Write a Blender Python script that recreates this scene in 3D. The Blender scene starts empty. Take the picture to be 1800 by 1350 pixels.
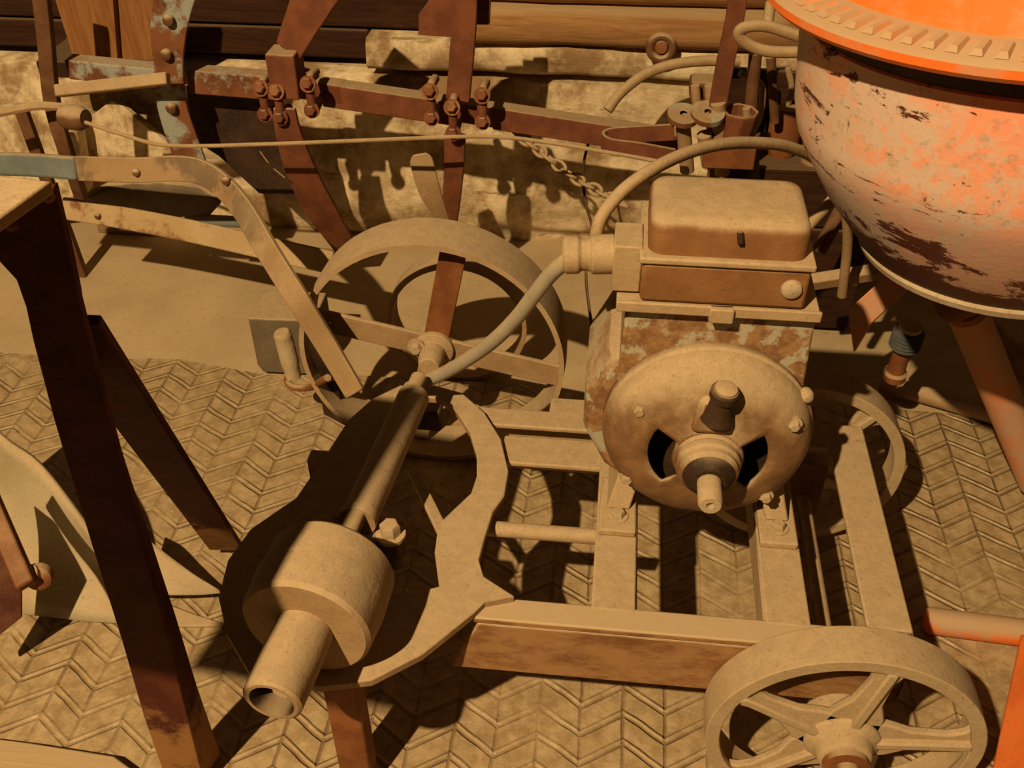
import bpy, math, random
from mathutils import Vector as V, Matrix, noise
random.seed(7)
PI = math.pi
scn = bpy.context.scene
COL = scn.collection

# ---------------------------------------------------------------- camera
F_PX, CAM_H = 1750.0, 1.45
Yc = V((.1110, .619, -.777)).normalized()
Xc = V((1, -.065, .0911)); Xc = (Xc - Yc * Xc.dot(Yc)).normalized()
Zc = Xc.cross(Yc)
ROT = Matrix((Xc, Yc, Zc))                # camera space -> world
EYE = V((0, 0, CAM_H))
cam = bpy.data.cameras.new('camera'); cam.sensor_width = 36; cam.lens = F_PX / 1800 * 36
cam.clip_start = .02
cam_o = bpy.data.objects.new('camera', cam); COL.objects.link(cam_o)
cam_o.matrix_world = Matrix.Translation(EYE) @ ROT.to_4x4()
scn.camera = cam_o

def at(px, py, z=None, y=None, x=None):
    """the place in the shed seen at this pixel, on a level or upright plane"""
    d = ROT @ V(((px - 900) / F_PX, -(py - 675) / F_PX, -1))
    k, v = (2, z) if z is not None else ((1, y) if y is not None else (0, x))
    return EYE + d * ((v - EYE[k]) / d[k])
def Y(y, *pts): return [at(a, b, y=y) for a, b in pts]
def Z(z, *pts): return [at(a, b, z=z) for a, b in pts]

# ---------------------------------------------------------------- materials
def nodes(m):
    m.use_nodes = True
    nt = m.node_tree; nt.nodes.clear()
    out = nt.nodes.new('ShaderNodeOutputMaterial'); b = nt.nodes.new('ShaderNodeBsdfPrincipled')
    nt.links.new(b.outputs[0], out.inputs[0])
    return nt, b
class G:
    def __init__(s, name):
        s.m = bpy.data.materials.new(name); s.nt, s.b = nodes(s.m)
        s.tc = s.n('ShaderNodeTexCoord').outputs['Object']
        s.geo = s.n('ShaderNodeNewGeometry')
    def n(s, t, **k):
        x = s.nt.nodes.new(t)
        for a, v in k.items(): setattr(x, a, v)
        return x
    def put(s, sock, v):
        if v is None: return
        if hasattr(v, 'links'): s.nt.links.new(v, sock)
        elif isinstance(v, tuple) and sock.type == 'RGBA': sock.default_value = (*v[:3], 1)
        else: sock.default_value = v
    def math(s, op, a, b=None, c=None):
        x = s.n('ShaderNodeMath', operation=op)
        for i, v in enumerate((a, b, c)): s.put(x.inputs[i], v)
        return x.outputs[0]
    def noise(s, scale, detail=4, rough=.6, vec=None, dist=0):
        x = s.n('ShaderNodeTexNoise'); x.inputs['Scale'].default_value = scale
        x.inputs['Detail'].default_value = detail; x.inputs['Roughness'].default_value = rough
        x.inputs['Distortion'].default_value = dist
        s.put(x.inputs['Vector'], vec or s.tc); return x.outputs[0]
    def rng(s, v, a, b, lo=0., hi=1.):
        x = s.n('ShaderNodeMapRange', interpolation_type='SMOOTHSTEP')
        s.put(x.inputs[0], v)
        for i, q in enumerate((a, b, lo, hi)): x.inputs[i + 1].default_value = q
        return x.outputs[0]
    def mix(s, f, a, b):
        x = s.n('ShaderNodeMix', data_type='RGBA')
        s.put(x.inputs[0], f); s.put(x.inputs[6], a); s.put(x.inputs[7], b); return x.outputs[2]
    def scale(s, sc, vec=None):
        x = s.n('ShaderNodeMapping'); x.inputs['Scale'].default_value = sc
        s.put(x.inputs[0], vec or s.tc); return x.outputs[0]
    def sep(s, v):
        x = s.n('ShaderNodeSeparateXYZ'); s.put(x.inputs[0], v); return x.outputs
    def bump(s, h, strength=.4, dist=.004):
        x = s.n('ShaderNodeBump'); x.inputs['Strength'].default_value = strength
        x.inputs['Distance'].default_value = dist; s.put(x.inputs['Height'], h)
        s.put(s.b.inputs['Normal'], x.outputs[0])
    def fin(s, col, rough=.8, metal=0., spec=.35):
        s.put(s.b.inputs['Base Color'], col); s.put(s.b.inputs['Roughness'], rough)
        s.b.inputs['Metallic'].default_value = metal
        s.b.inputs['Specular IOR Level'].default_value = spec
        return s.m

DUST = (.45, .335, .20)
def dusty(name, c1, c2, sc=14, lo=.25, hi=.75, amt=1., c3=None, t3=.62, rough=.75, bump=.35, base_dust=0., spec=.3):
    """c1/c2 mottled metal or paint, c3 patches of old paint, dust lying on what faces up"""
    g = G(name)
    n1 = g.noise(sc, 6); n2 = g.noise(sc * 3.7, 5); n3 = g.noise(sc * .55, 5, .65)
    col = g.mix(g.rng(n1, .38, .62), c1, c2)
    if c3: col = g.mix(g.rng(n3, t3 - .04, t3 + .04), col, c3)
    up = g.sep(g.geo.outputs['Normal'])[2]
    f = g.rng(g.math('ADD', up, g.math('MULTIPLY', g.math('SUBTRACT', n1, .5), .7)), lo, hi, base_dust, amt)
    dcol = g.mix(g.rng(n2, .35, .65), DUST, tuple(v * .88 for v in DUST))
    col = g.mix(f, col, dcol)
    n5 = g.noise(260, 3, .7); n6 = g.noise(90, 5, .7)
    col = g.mix(g.rng(n5, .52, .75, 0, .45), col, (.15, .085, .035))       # coarse grit in the dust
    col = g.mix(g.rng(n6, .60, .70, 0, .40), col, (.13, .065, .028))
    g.bump(g.math('ADD', n2, g.math('MULTIPLY', g.noise(sc * 12, 3), .5)), bump, .003)
    return g.fin(col, g.rng(f, 0, 1, rough, .95), spec=spec)

M = {}
M['iron'] = dusty('dusty_dark_iron', (.10, .040, .016), (.15, .07, .03))
M['rust'] = dusty('rusted_iron', (.16, .052, .016), (.24, .09, .028), amt=.8, lo=.4, hi=.9)
M['shank'] = dusty('red_brown_iron', (.13, .040, .018), (.19, .062, .026), amt=.85, lo=.45, hi=.9, sc=18)
def bench_mat():
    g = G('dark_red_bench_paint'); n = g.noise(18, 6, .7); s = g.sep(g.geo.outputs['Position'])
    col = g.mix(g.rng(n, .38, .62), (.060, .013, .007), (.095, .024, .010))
    low_lit = g.math('ADD', g.rng(s[2], .34, .10, 0, .5), n)
    col = g.mix(g.rng(low_lit, .78, .98), col, (.27, .13, .045))      # lamp light on the lower legs painted in, broken up by noise
    g.bump(n, .3, .003); return g.fin(col, .75, spec=.2)
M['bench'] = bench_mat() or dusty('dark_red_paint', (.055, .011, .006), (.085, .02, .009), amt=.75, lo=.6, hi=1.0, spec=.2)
def rail_mat():
    g = G('streaked_rail_paint')
    st = g.noise(16, 7, .75, g.scale((.6, 1, 1.5))); n = g.noise(40, 6, .7)
    col = g.mix(g.rng(st, .36, .60), (.18, .072, .025), (.33, .18, .075))
    col = g.mix(g.rng(g.noise(6, 6, .7, g.scale((.4, 1, 3))), .60, .66, 0, .8), col, (.36, .33, .22))
    up = g.sep(g.geo.outputs['Normal'])[2]
    f = g.rng(g.math('ADD', up, g.math('MULTIPLY', g.math('SUBTRACT', n, .5), .5)), .2, .6)
    col = g.mix(f, col, DUST)
    g.bump(n, .35, .003); return g.fin(col, .8)
M['rail'] = rail_mat()
M['cart'] = dusty('dusty_cart_paint', (.24, .115, .042), (.33, .19, .085), base_dust=.12, lo=.15, hi=.7, c3=(.36, .33, .22), t3=.63)
M['dustall'] = dusty('thickly_dusted_metal', (.34, .22, .11), (.42, .29, .155), base_dust=.35, lo=-.1, hi=.6)
M['darkred'] = dusty('dark_red_plough_paint', (.05, .012, .007), (.08, .022, .010), amt=.4, lo=.5, hi=1.1, spec=.2)
M['motor'] = dusty('flaking_motor_paint', (.17, .07, .024), (.32, .165, .06), sc=44, c3=(.40, .37, .27), t3=.53, base_dust=.12, lo=.1, hi=.7)
M['mbox'] = dusty('brown_terminal_box', (.19, .075, .022), (.25, .11, .035), base_dust=.06, lo=.2, hi=.7)
M['tan'] = dusty('tan_dusted_iron', (.26, .155, .07), (.34, .21, .10), base_dust=.25, lo=.0, hi=.8)
M['blue'] = dusty('blue_grey_paint', (.12, .15, .15), (.17, .20, .19), amt=.9, lo=.5, hi=1.)
M['bluerust'] = dusty('rust_under_blue_paint', (.13, .042, .018), (.20, .075, .028), c3=(.30, .32, .29), t3=.52, amt=.7, lo=.4, hi=.9)
M['black'] = dusty('blackened_iron', (.026, .012, .006), (.05, .024, .011), amt=.5, lo=.5, hi=1.)
M['pale'] = dusty('pale_worn_metal', (.50, .42, .30), (.42, .33, .21), base_dust=.2)
M['grey'] = dusty('grey_block', (.13, .10, .065), (.17, .13, .085), lo=.5, hi=.9, spec=.15)
M['cable'] = dusty('grey_cable_sheath', (.30, .26, .19), (.36, .31, .22), lo=.1, hi=.9, bump=.1)
M['share'] = dusty('worn_plough_steel', (.42, .36, .24), (.34, .28, .17), sc=6, base_dust=.1, lo=.3, hi=1., rough=.5, bump=.08)
M['rubber'] = dusty('blue_grey_rubber', (.05, .06, .06), (.08, .085, .08), lo=.7, hi=1.)
M['green'] = dusty('green_glass_dusty', (.10, .13, .07), (.15, .17, .10), lo=.5, hi=1., rough=.35)
M['straw'] = dusty('straw', (.55, .40, .16), (.48, .33, .12))
M['shield'] = dusty('dusted_end_shield', (.15, .068, .026), (.24, .12, .045), sc=20, base_dust=.10, lo=.02, hi=.5, rough=.5)
M['lowdust'] = dusty('bare_rust', (.15, .045, .014), (.22, .075, .022), amt=.45, lo=.5, hi=1.1)
M['lever'] = dusty('worn_lever_iron', (.27, .17, .08), (.34, .22, .11), sc=9, c3=(.15, .10, .06), t3=.52, base_dust=.08, lo=.35, hi=1.)
M['wheel'] = dusty('pale_dusted_wheel', (.38, .28, .16), (.44, .34, .20), base_dust=.3, lo=-.2, hi=.6)
M['bolt'] = dusty('pale_bolt_head', (.45, .36, .23), (.38, .28, .16), base_dust=.2)

def mixer_mat():
    g = G('worn_orange_paint')
    s = g.sep(g.tc)
    n = g.noise(6, 7, .72); nb = g.noise(19, 7, .78, None, .4); n2 = g.noise(34, 6, .75, g.scale((1, 1, .8)))
    n3 = g.noise(15, 8, .74, g.scale((.55, .55, 1.5)), .5); nf = g.noise(70, 5, .7)
    side = g.rng(s[0], -.30, .02)
    f = g.math('ADD', g.math('MULTIPLY', side, .30), g.math('ADD', g.math('MULTIPLY', g.math('SUBTRACT', n, .5), 1.1), g.math('MULTIPLY', g.math('SUBTRACT', nb, .5), 1.3)))
    col = g.mix(g.rng(f, .0, .16), (.62, .46, .36), (.82, .33, .19))
    col = g.mix(g.rng(f, .30, .46), col, (.90, .24, .04))
    col = g.mix(g.rng(nb, .54, .62, 0, .6), col, (.58, .47, .37))
    col = g.mix(g.rng(nf, .55, .64, 0, .5), col, (.40, .27, .19))
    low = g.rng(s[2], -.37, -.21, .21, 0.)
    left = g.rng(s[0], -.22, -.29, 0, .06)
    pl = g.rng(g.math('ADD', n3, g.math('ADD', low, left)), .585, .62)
    col = g.mix(g.math('MULTIPLY', g.rng(s[2], -.19, -.24), .65), col, (.44, .34, .29))
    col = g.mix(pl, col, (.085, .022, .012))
    col = g.mix(g.rng(n2, .63, .67, 0, .9), col, (.13, .05, .03))
    g.bump(g.math('SUBTRACT', nf, pl), .3, .003)
    return g.fin(col, .6, spec=.3)
M['mixer'] = mixer_mat()
M['orange_bar'] = dusty('deep_orange_bar_paint', (.44, .085, .008), (.54, .12, .014), amt=.35, lo=.7, hi=1.3, c3=(.40, .20, .09), t3=.66)
def orange_mat(name, dust_lo=.55):
    g = G(name); n = g.noise(18, 6, .7)
    col = g.mix(g.rng(n, .42, .66), (.80, .17, .02), (.62, .26, .12))
    up = g.sep(g.geo.outputs['Normal'])[2]
    col = g.mix(g.rng(g.math('ADD', up, g.math('MULTIPLY', g.math('SUBTRACT', n, .5), 1.2)), dust_lo - .3, dust_lo + .3, 0, .9), col, (.44, .33, .20))
    g.bump(n, .2, .003); return g.fin(col, .65)
M['orange'] = orange_mat('orange_stand_paint', .35)
M['orange_top'] = orange_mat('orange_ring_paint', .95)
def pink_mat():
    g = G('faded_pink_paint'); n = g.noise(14, 6, .7)
    col = g.mix(g.rng(n, .4, .62), (.55, .34, .22), (.66, .26, .11))
    g.bump(n, .2, .003); return g.fin(col, .7)
M['pink'] = pink_mat()
def white_mat():
    g = G('whitewash')
    n = g.noise(3.2, 6, .7); n2 = g.noise(26, 6, .7); n3 = g.noise(9, 6, .7, g.scale((.5, 1, 2.2)))
    col = g.mix(g.rng(n2, .35, .7), (.74, .62, .42), (.50, .38, .22))
    col = g.mix(g.rng(n, .44, .60, 0, .9), col, (.23, .135, .058))
    col = g.mix(g.rng(n3, .60, .68, 0, .7), col, (.17, .09, .04))
    g.bump(g.math('ADD', n2, n3), .5, .008)
    return g.fin(col, .95, spec=.1)
M['white'] = white_mat()
def wood_mat(name, a, b, vec=(1.2, 14, 14), top=.7):
    g = G(name)
    gr = g.noise(5, 7, .65, g.scale(vec), .8); n = g.noise(4, 5)
    col = g.mix(g.rng(gr, .35, .65), a, b)
    col = g.mix(g.rng(n, .52, .72, 0, .55), col, tuple(v * .45 for v in a))
    up = g.sep(g.geo.outputs['Normal'])[2]
    col = g.mix(g.rng(up, .5, 1., 0, top), col, DUST)
    g.bump(gr, .5, .004); return g.fin(col, .85, spec=.15)
M['wood'] = wood_mat('old_beam_wood', (.25, .125, .045), (.36, .20, .085))
M['wood_dark'] = wood_mat('dark_board_wood', (.028, .011, .006), (.050, .020, .009), top=.25)
M['board'] = wood_mat('leaning_board_wood', (.21, .085, .028), (.29, .135, .048), (14, 14, 1.2))
M['plank'] = wood_mat('floor_plank_wood', (.36, .25, .13), (.43, .31, .17))
def floor_mat():
    g = G('dusty_concrete')
    n = g.noise(5, 7, .65); n2 = g.noise(60, 5, .7)
    col = g.mix(g.rng(n, .35, .65), (.43, .325, .19), (.50, .385, .23))
    col = g.mix(g.rng(n2, .58, .7, 0, .5), col, (.22, .15, .075))
    g.bump(n2, .35, .003); return g.fin(col, .9, spec=.15)
M['floor'] = floor_mat()
def tread_mat():
    g = G('herringbone_tread')
    W, P = .068, .053
    wob = g.math('MULTIPLY', g.math('SUBTRACT', g.noise(5, 3), .5), .014)
    s = g.sep(g.tc)
    u = g.math('DIVIDE', g.math('ADD', s[0], wob), W)
    tri = g.math('ABSOLUTE', g.math('SUBTRACT', g.math('MULTIPLY', g.math('FRACT', g.math('MULTIPLY', u, .5)), 2), 1))
    v = g.math('DIVIDE', g.math('ADD', g.math('ADD', s[1], wob), g.math('MULTIPLY', tri, .045)), P)
    fv = g.math('FRACT', v); fu = g.math('FRACT', u)
    up1 = g.rng(fv, .02, .09); dn = g.rng(fv, .22, .12)             # raised lip along each slanted groove
    ridge = g.math('MULTIPLY', up1, dn)
    groove = g.rng(g.math('ABSOLUTE', g.math('SUBTRACT', fv, .95)), .07, .02)
    seam = g.rng(g.math('ABSOLUTE', g.math('SUBTRACT', fu, .5)), .44, .49)
    n = g.noise(38, 6, .7); wear = g.rng(g.noise(3.1, 5), .36, .62, .12, 1.)
    h = g.math('SUBTRACT', g.math('MULTIPLY', ridge, .8), g.math('MULTIPLY', g.math('MAXIMUM', groove, g.math('MULTIPLY', seam, .8)), .8))
    h = g.math('ADD', g.math('MULTIPLY', h, wear), g.math('MULTIPLY', n, .55))
    col = g.mix(g.rng(n, .3, .7), (.48, .365, .21), (.29, .20, .10))
    col = g.mix(g.rng(g.noise(7, 6, .7), .55, .72, 0, .6), col, (.20, .12, .055))
    dirt = g.math('MULTIPLY', g.math('MAXIMUM', groove, seam), g.math('MULTIPLY', wear, .65))
    col = g.mix(dirt, col, (.13, .075, .03))
    col = g.mix(g.math('MULTIPLY', ridge, g.math('MULTIPLY', wear, .4)), col, (.55, .41, .22))
    g.bump(h, .9, .005)
    return g.fin(col, g.rng(n, .3, .7, .34, .6), spec=.5)
M['tread'] = tread_mat()

# ---------------------------------------------------------------- mesh helpers
def smooth(pts, n=6):
    """Catmull-Rom through the points"""
    P = [pts[0] * 2 - pts[1]] + list(pts) + [pts[-1] * 2 - pts[-2]]
    o = []
    for i in range(1, len(P) - 2):
        a, b, c, d = P[i - 1:i + 3]
        for k in range(n):
            t = k / n
            o.append(.5 * ((2 * b) + (c - a) * t + (2 * a - 5 * b + 4 * c - d) * t * t + (3 * b - a - 3 * c + d) * t ** 3))
    return o + [pts[-1]]
def frame(ax):
    ax = V(ax).normalized(); u = ax.cross(V((0, 0, 1)))
    if u.length < .15: u = ax.cross(V((0, 1, 0)))
    u.normalize(); return ax, u, ax.cross(u)
class MB:
    def __init__(s): s.v, s.f = [], []
    def add(s, vs, fs):
        b = len(s.v); s.v += [V(p) for p in vs]; s.f += [tuple(b + i for i in f) for f in fs]; return s
    def hexa(s, q):                      # eight corners: four below, four above
        return s.add(q, [(3, 2, 1, 0), (4, 5, 6, 7), (0, 1, 5, 4), (1, 2, 6, 5), (2, 3, 7, 6), (3, 0, 4, 7)])
    def box(s, x0, x1, y0, y1, z0, z1):
        return s.hexa([(x0, y0, z0), (x1, y0, z0), (x1, y1, z0), (x0, y1, z0), (x0, y0, z1), (x1, y0, z1), (x1, y1, z1), (x0, y1, z1)])
    def bar(s, p0, p1, w, t, n=(0, -1, .4), w1=None):
        """flat bar: face normal n, width w (w1 at the far end), thickness t"""
        return s.strip([V(p0), V(p1)], [w, w if w1 is None else w1], t, n)
    def strip(s, path, w, t, n=(0, -1, .4)):
        n = V(n); vs, fs = [], []
        for i, p in enumerate(path):
            T = (path[min(i + 1, len(path) - 1)] - path[max(i - 1, 0)]).normalized()
            nn = (n - T * n.dot(T)).normalized(); sd = T.cross(nn)
            ww = w
            if isinstance(w, (list, tuple)):
                q = i * (len(w) - 1) / (len(path) - 1); j = min(int(q), len(w) - 2); ww = w[j] + (w[j + 1] - w[j]) * (q - j)
            for a, b in ((-1, -1), (1, -1), (1, 1), (-1, 1)): vs.append(p + sd * (a * ww / 2) + nn * (b * t / 2))
        for i in range(len(path) - 1):
            for k in range(4):
                a, b = i * 4 + k, i * 4 + (k + 1) % 4; fs.append((a, b, b + 4, a + 4))
        e = (len(path) - 1) * 4; fs += [(3, 2, 1, 0), (e, e + 1, e + 2, e + 3)]
        return s.add(vs, fs)
    def tube(s, path, r, n=12, closed=False):
        L = len(path); vs, fs = [], []; u = None
        for i, p in enumerate(path):
            if closed: T = path[(i + 1) % L] - path[i - 1]
            else: T = path[min(i + 1, L - 1)] - path[max(i - 1, 0)]
            T = T.normalized()
            u = frame(T)[1] if u is None else (u - T * u.dot(T)).normalized()
            w = T.cross(u); rr = r[i] if isinstance(r, list) else r
            vs += [p + (u * math.cos(2 * PI * k / n) + w * math.sin(2 * PI * k / n)) * rr for k in range(n)]
        for i in range(L if closed else L - 1):
            for k in range(n):
                a, b = i * n + k, i * n + (k + 1) % n; j = (i + 1) % L
                fs.append((a, b, j * n + (k + 1) % n, j * n + k))
        if not closed: fs += [tuple(range(n))[::-1], tuple((L - 1) * n + k for k in range(n))]
        return s.add(vs, fs)
    def lathe(s, prof, o, ax, n=40, keep=None, loop=False, phase=0):
        """profile of (radius, height along ax); keep(ring, angle) can leave cells open"""
        ax, u, w = frame(ax); o = V(o); vs, fs = [], []
        for r, h in prof:
            vs += [o + ax * h + (u * math.cos(2 * PI * k / n + phase) + w * math.sin(2 * PI * k / n + phase)) * max(r, 1e-4) for k in range(n)]
        R = len(prof)
        for i in range(R if loop else R - 1):
            for k in range(n):
                if keep and not keep(i, 2 * PI * (k + .5) / n): continue
                j = (i + 1) % R
                fs.append((i * n + k, i * n + (k + 1) % n, j * n + (k + 1) % n, j * n + k))
        return s.add(vs, fs)
    def cyl(s, p0, p1, r, n=20, phase=0):
        p0, p1 = V(p0), V(p1); h = (p1 - p0).length
        return s.lathe([(0, 0), (r, 0), (r, h), (0, h)], p0, p1 - p0, n, phase=phase)
    def prism(s, poly, off):
        n = len(poly); off = V(off)
        return s.add(list(poly) + [V(p) + off for p in poly],
                     [tuple(range(n))[::-1], tuple(range(n, 2 * n))] + [(i, (i + 1) % n, n + (i + 1) % n, n + i) for i in range(n)])
    def torus(s, c, ax, R, r, n=32, m=10, sx=1.):
        ax, u, w = frame(ax)
        return s.tube([V(c) + (u * math.cos(2 * PI * i / n) * sx + w * math.sin(2 * PI * i / n)) * R for i in range(n)], r, m, True)
    def dome(s, c, ax, r, h, n=14):
        return s.lathe([(0, -.002), (r, -.002), (r, h * .25), (r * .9, h * .62), (r * .55, h * .92), (0, h)], c, ax, n)
def build(name, mb, mat, parent=None, bev=0., ang=35, loc=None, solid=0., sub=0):
    me = bpy.data.meshes.new(name)
    o0 = parent_loc(parent) if parent is not None else V(loc or (0, 0, 0))
    me.from_pydata([tuple(p - o0) for p in mb.v], [], mb.f)
    me.validate()
    import bmesh
    bm = bmesh.new(); bm.from_mesh(me)
    bmesh.ops.remove_doubles(bm, verts=bm.verts, dist=2e-5)
    bmesh.ops.recalc_face_normals(bm, faces=bm.faces); bm.to_mesh(me); bm.free()
    me.materials.append(M[mat] if isinstance(mat, str) else mat)
    me.shade_smooth(); me.set_sharp_from_angle(angle=math.radians(ang))
    o = bpy.data.objects.new(name, me); COL.objects.link(o)
    if parent is not None: o.parent = parent
    else: o.location = o0
    if solid:
        md = o.modifiers.new('thickness', 'SOLIDIFY'); md.thickness = solid; md.offset = -1
    if sub:
        md = o.modifiers.new('smooth', 'SUBSURF'); md.levels = md.render_levels = sub
    if bev:
        md = o.modifiers.new('bevel', 'BEVEL'); md.width = bev; md.segments = 2; md.limit_method = 'ANGLE'; md.angle_limit = math.radians(40)
        md.harden_normals = False
    return o
def parent_loc(o):
    p = V((0, 0, 0))
    while o is not None: p = p + V(o.location); o = o.parent
    return p
def tag(o, label, cat, group=None):
    o['label'] = label; o['category'] = cat
    if group: o['group'] = group
    return o
def thing(name, label, cat, loc, group=None):
    o = bpy.data.objects.new(name, None); COL.objects.link(o); o.location = loc
    o.empty_display_size = .05
    return tag(o, label, cat, group)
def struct(name, mb, mat, **k):
    o = build(name, mb, mat, **k); o['kind'] = 'structure'; return o
def hexbolt(p, ax, r=.011, h=.009):
    mb = MB(); p = V(p); ax = V(ax).normalized()
    mb.cyl(p - ax * .003, p + ax * .0025, r * 1.45, 18)
    mb.lathe([(0, .0025), (r, .0025), (r, h), (r * .8, h + r * .25), (0, h + r * .25)], p, ax, 6)
    return mb
def roundbolt(p, ax, r=.011, h=.009):
    return MB().dome(p, ax, r, h)

# ---------------------------------------------------------------- the shed
struct('floor', MB().box(-2.6, 2.2, .1, 2.75, -.08, 0), 'floor')
# herringbone tread covering, worn edge at the back
mb = MB(); NX = 48
back = [1.79 + .05 * noise.noise(V((i * .33, 2.1, 0))) - .0 for i in range(NX + 1)]
top = []; bot = []
for i in range(NX + 1):
    x = -2.3 + 4.4 * i / NX
    top += [V((x, .15, .008)), V((x, back[i], .008))]; bot += [V((x, .15, .0005)), V((x, back[i] + .004, .0005))]
vs = top + bot; o = len(top); fs = []
for i in range(NX):
    a = i * 2; fs += [(a, a + 2, a + 3, a + 1), (o + a, o + a + 1, o + a + 3, o + a + 2), (a, o + a, o + a + 2, a + 2), (a + 1, a + 3, o + a + 3, o + a + 1)]
fs += [(0, 1, o + 1, o), (2 * NX, o + 2 * NX, o + 2 * NX + 1, 2 * NX + 1)]
tag(build('tread_mat', mb.add(vs, fs), 'tread'), 'dusty floor matting with a raised herringbone tread under the motor cart', 'mat')

def rough_slab(x0, x1, z0, z1, y, depth, amp, nx=70, nz=10, seed=0., bulge=0.):
    mb = MB(); vs, fs = [], []
    for j in range(nz + 1):
        for i in range(nx + 1):
            x = x0 + (x1 - x0) * i / nx; z = z0 + (z1 - z0) * j / nz
            t = 2 * j / nz - 1
            d = amp * noise.fractal(V((x * 3 + seed, z * 5, seed)), 1., 2., 4) - bulge * math.sqrt(max(0, 1 - t * t)) + bulge
            vs.append(V((x, y + d, z)))
    for j in range(nz):
        for i in range(nx):
            a = j * (nx + 1) + i; fs.append((a, a + 1, a + nx + 2, a + nx + 1))
    b = len(vs)
    vs += [V((x0, y + depth, z0)), V((x1, y + depth, z0)), V((x1, y + depth, z1)), V((x0, y + depth, z1))]
    fs += [(b, b + 3, b + 2, b + 1)]
    c0, c1, c2, c3 = 0, nx, (nz + 1) * (nx + 1) - 1, nz * (nx + 1)
    fs += [tuple([b] + [b + 1] + list(range(nx, -1, -1))), tuple([b + 3] + list(range(c3, c2 + 1)) + [b + 2]),
           tuple([b] + [j * (nx + 1) for j in range(nz + 1)] + [b + 3]), tuple([b + 1, b + 2] + [j * (nx + 1) + nx for j in range(nz, -1, -1)])]
    return mb.add(vs, fs)
WX0, WX1 = -2.3, 1.9
struct('wall_back', rough_slab(WX0, WX1, -.02, .465, 2.45, .25, .05, 90, 14, 1.3, .02), 'white', ang=80)
struct('trim_8', MB().box(WX0, -.66, 2.52, 2.62, .49, .566), 'wood_dark', bev=.008)
struct('trim_1', rough_slab(-.655, WX1, .49, .565, 2.45, .2, .02, 90, 6, 4.1, .012), 'white', ang=80)
struct('trim_2', rough_slab(-.42, WX1, .575, .66, 2.42, .2, .012, 60, 6, 7.7, .02), 'wood', ang=80)
struct('trim_3', rough_slab(-.42, WX1, .668, .80, 2.45, .2, .012, 60, 6, 2.7, .02), 'wood', ang=80)
struct('trim_4', MB().box(WX0, -.43, 2.52, 2.62, .573, .72), 'wood_dark', bev=.006)
struct('trim_5', MB().box(WX0, -.43, 2.54, 2.64, .727, .90), 'wood_dark', bev=.006)
struct('trim_6', MB().box(WX0, WX1, 2.66, 2.70, .45, .95), 'black')

# ---------------------------------------------------------------- motor cart
RZ = .33
cart = thing('motor_cart', 'low dusty iron cart on small spoked wheels carrying the electric motor', 'cart', (.15, 1.1, 0))
def channel(x0, x1, y0, y1, z0, z1, t, open_side):
    mb = MB(); mb.box(x0, x1, y0, y1, z1 - t, z1)
    if open_side == 'back':
        mb.box(x0, x1, y0, y0 + t, z0, z1 - t); mb.box(x0, x1, y0 + t, y1, z0, z0 + t)
    elif open_side == 'front':
        mb.box(x0, x1, y1 - t, y1, z0, z1 - t)
    elif open_side == 'left':
        mb.box(x1 - t, x1, y0, y1, z0, z1 - t)
    else:
        mb.box(x0, x0 + t, y0, y1, z0, z1 - t)
    return mb
mb = MB().box(-.16, .44, .872, .912, RZ - .012, RZ)
fx = [(-.195, RZ - .118), (.44, RZ - .118), (.44, RZ - .012), (-.152, RZ - .012)]
mb.prism([V((a, .872, b)) for a, b in fx], (0, .012, 0)); mb.box(-.16, .44, .884, .912, RZ - .118, RZ - .106)
build('front_rail', mb, 'rail', cart, bev=.003)
build('side_rail', channel(.384, .446, .912, 1.345, RZ - .07, RZ + .001, .010, 'left'), 'dustall', cart, bev=.003)
build('back_rail', channel(-.215, .446, 1.285, 1.33, RZ - .08, RZ, .010, 'front'), 'dustall', cart, bev=.003)
build('inner_rail', channel(-.16, .01, 1.195, 1.262, RZ - .07, RZ - .002, .010, 'front'), 'dustall', cart, bev=.003)
build('packing_strip', MB().box(-.09, .07, 1.335, 1.375, RZ - .02, RZ - .006), 'dustall', cart, bev=.002)
build('cross_bar', channel(.004, .066, .905, 1.345, RZ - .06, RZ + .001, .008, 'left'), 'dustall', cart, bev=.003)
build('cross_bar', channel(.246, .308, .905, 1.345, RZ - .06, RZ + .001, .008, 'right'), 'dustall', cart, bev=.003)
build('tie_rod', MB().cyl((-.205, 1.063, RZ - .022), (.006, 1.063, RZ - .022), .0125), 'dustall', cart)
AX = V((.362, 0, .199))
build('axle', MB().cyl(AX + V((0, .76, 0)), AX + V((0, 1.46, 0)), .013), 'iron', cart)
for yy in (.93, 1.32):
    build('axle_bracket', MB().box(AX.x - .03, AX.x + .03, yy - .03, yy - .018, .165, RZ - .055), 'iron', cart, bev=.002)
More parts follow.
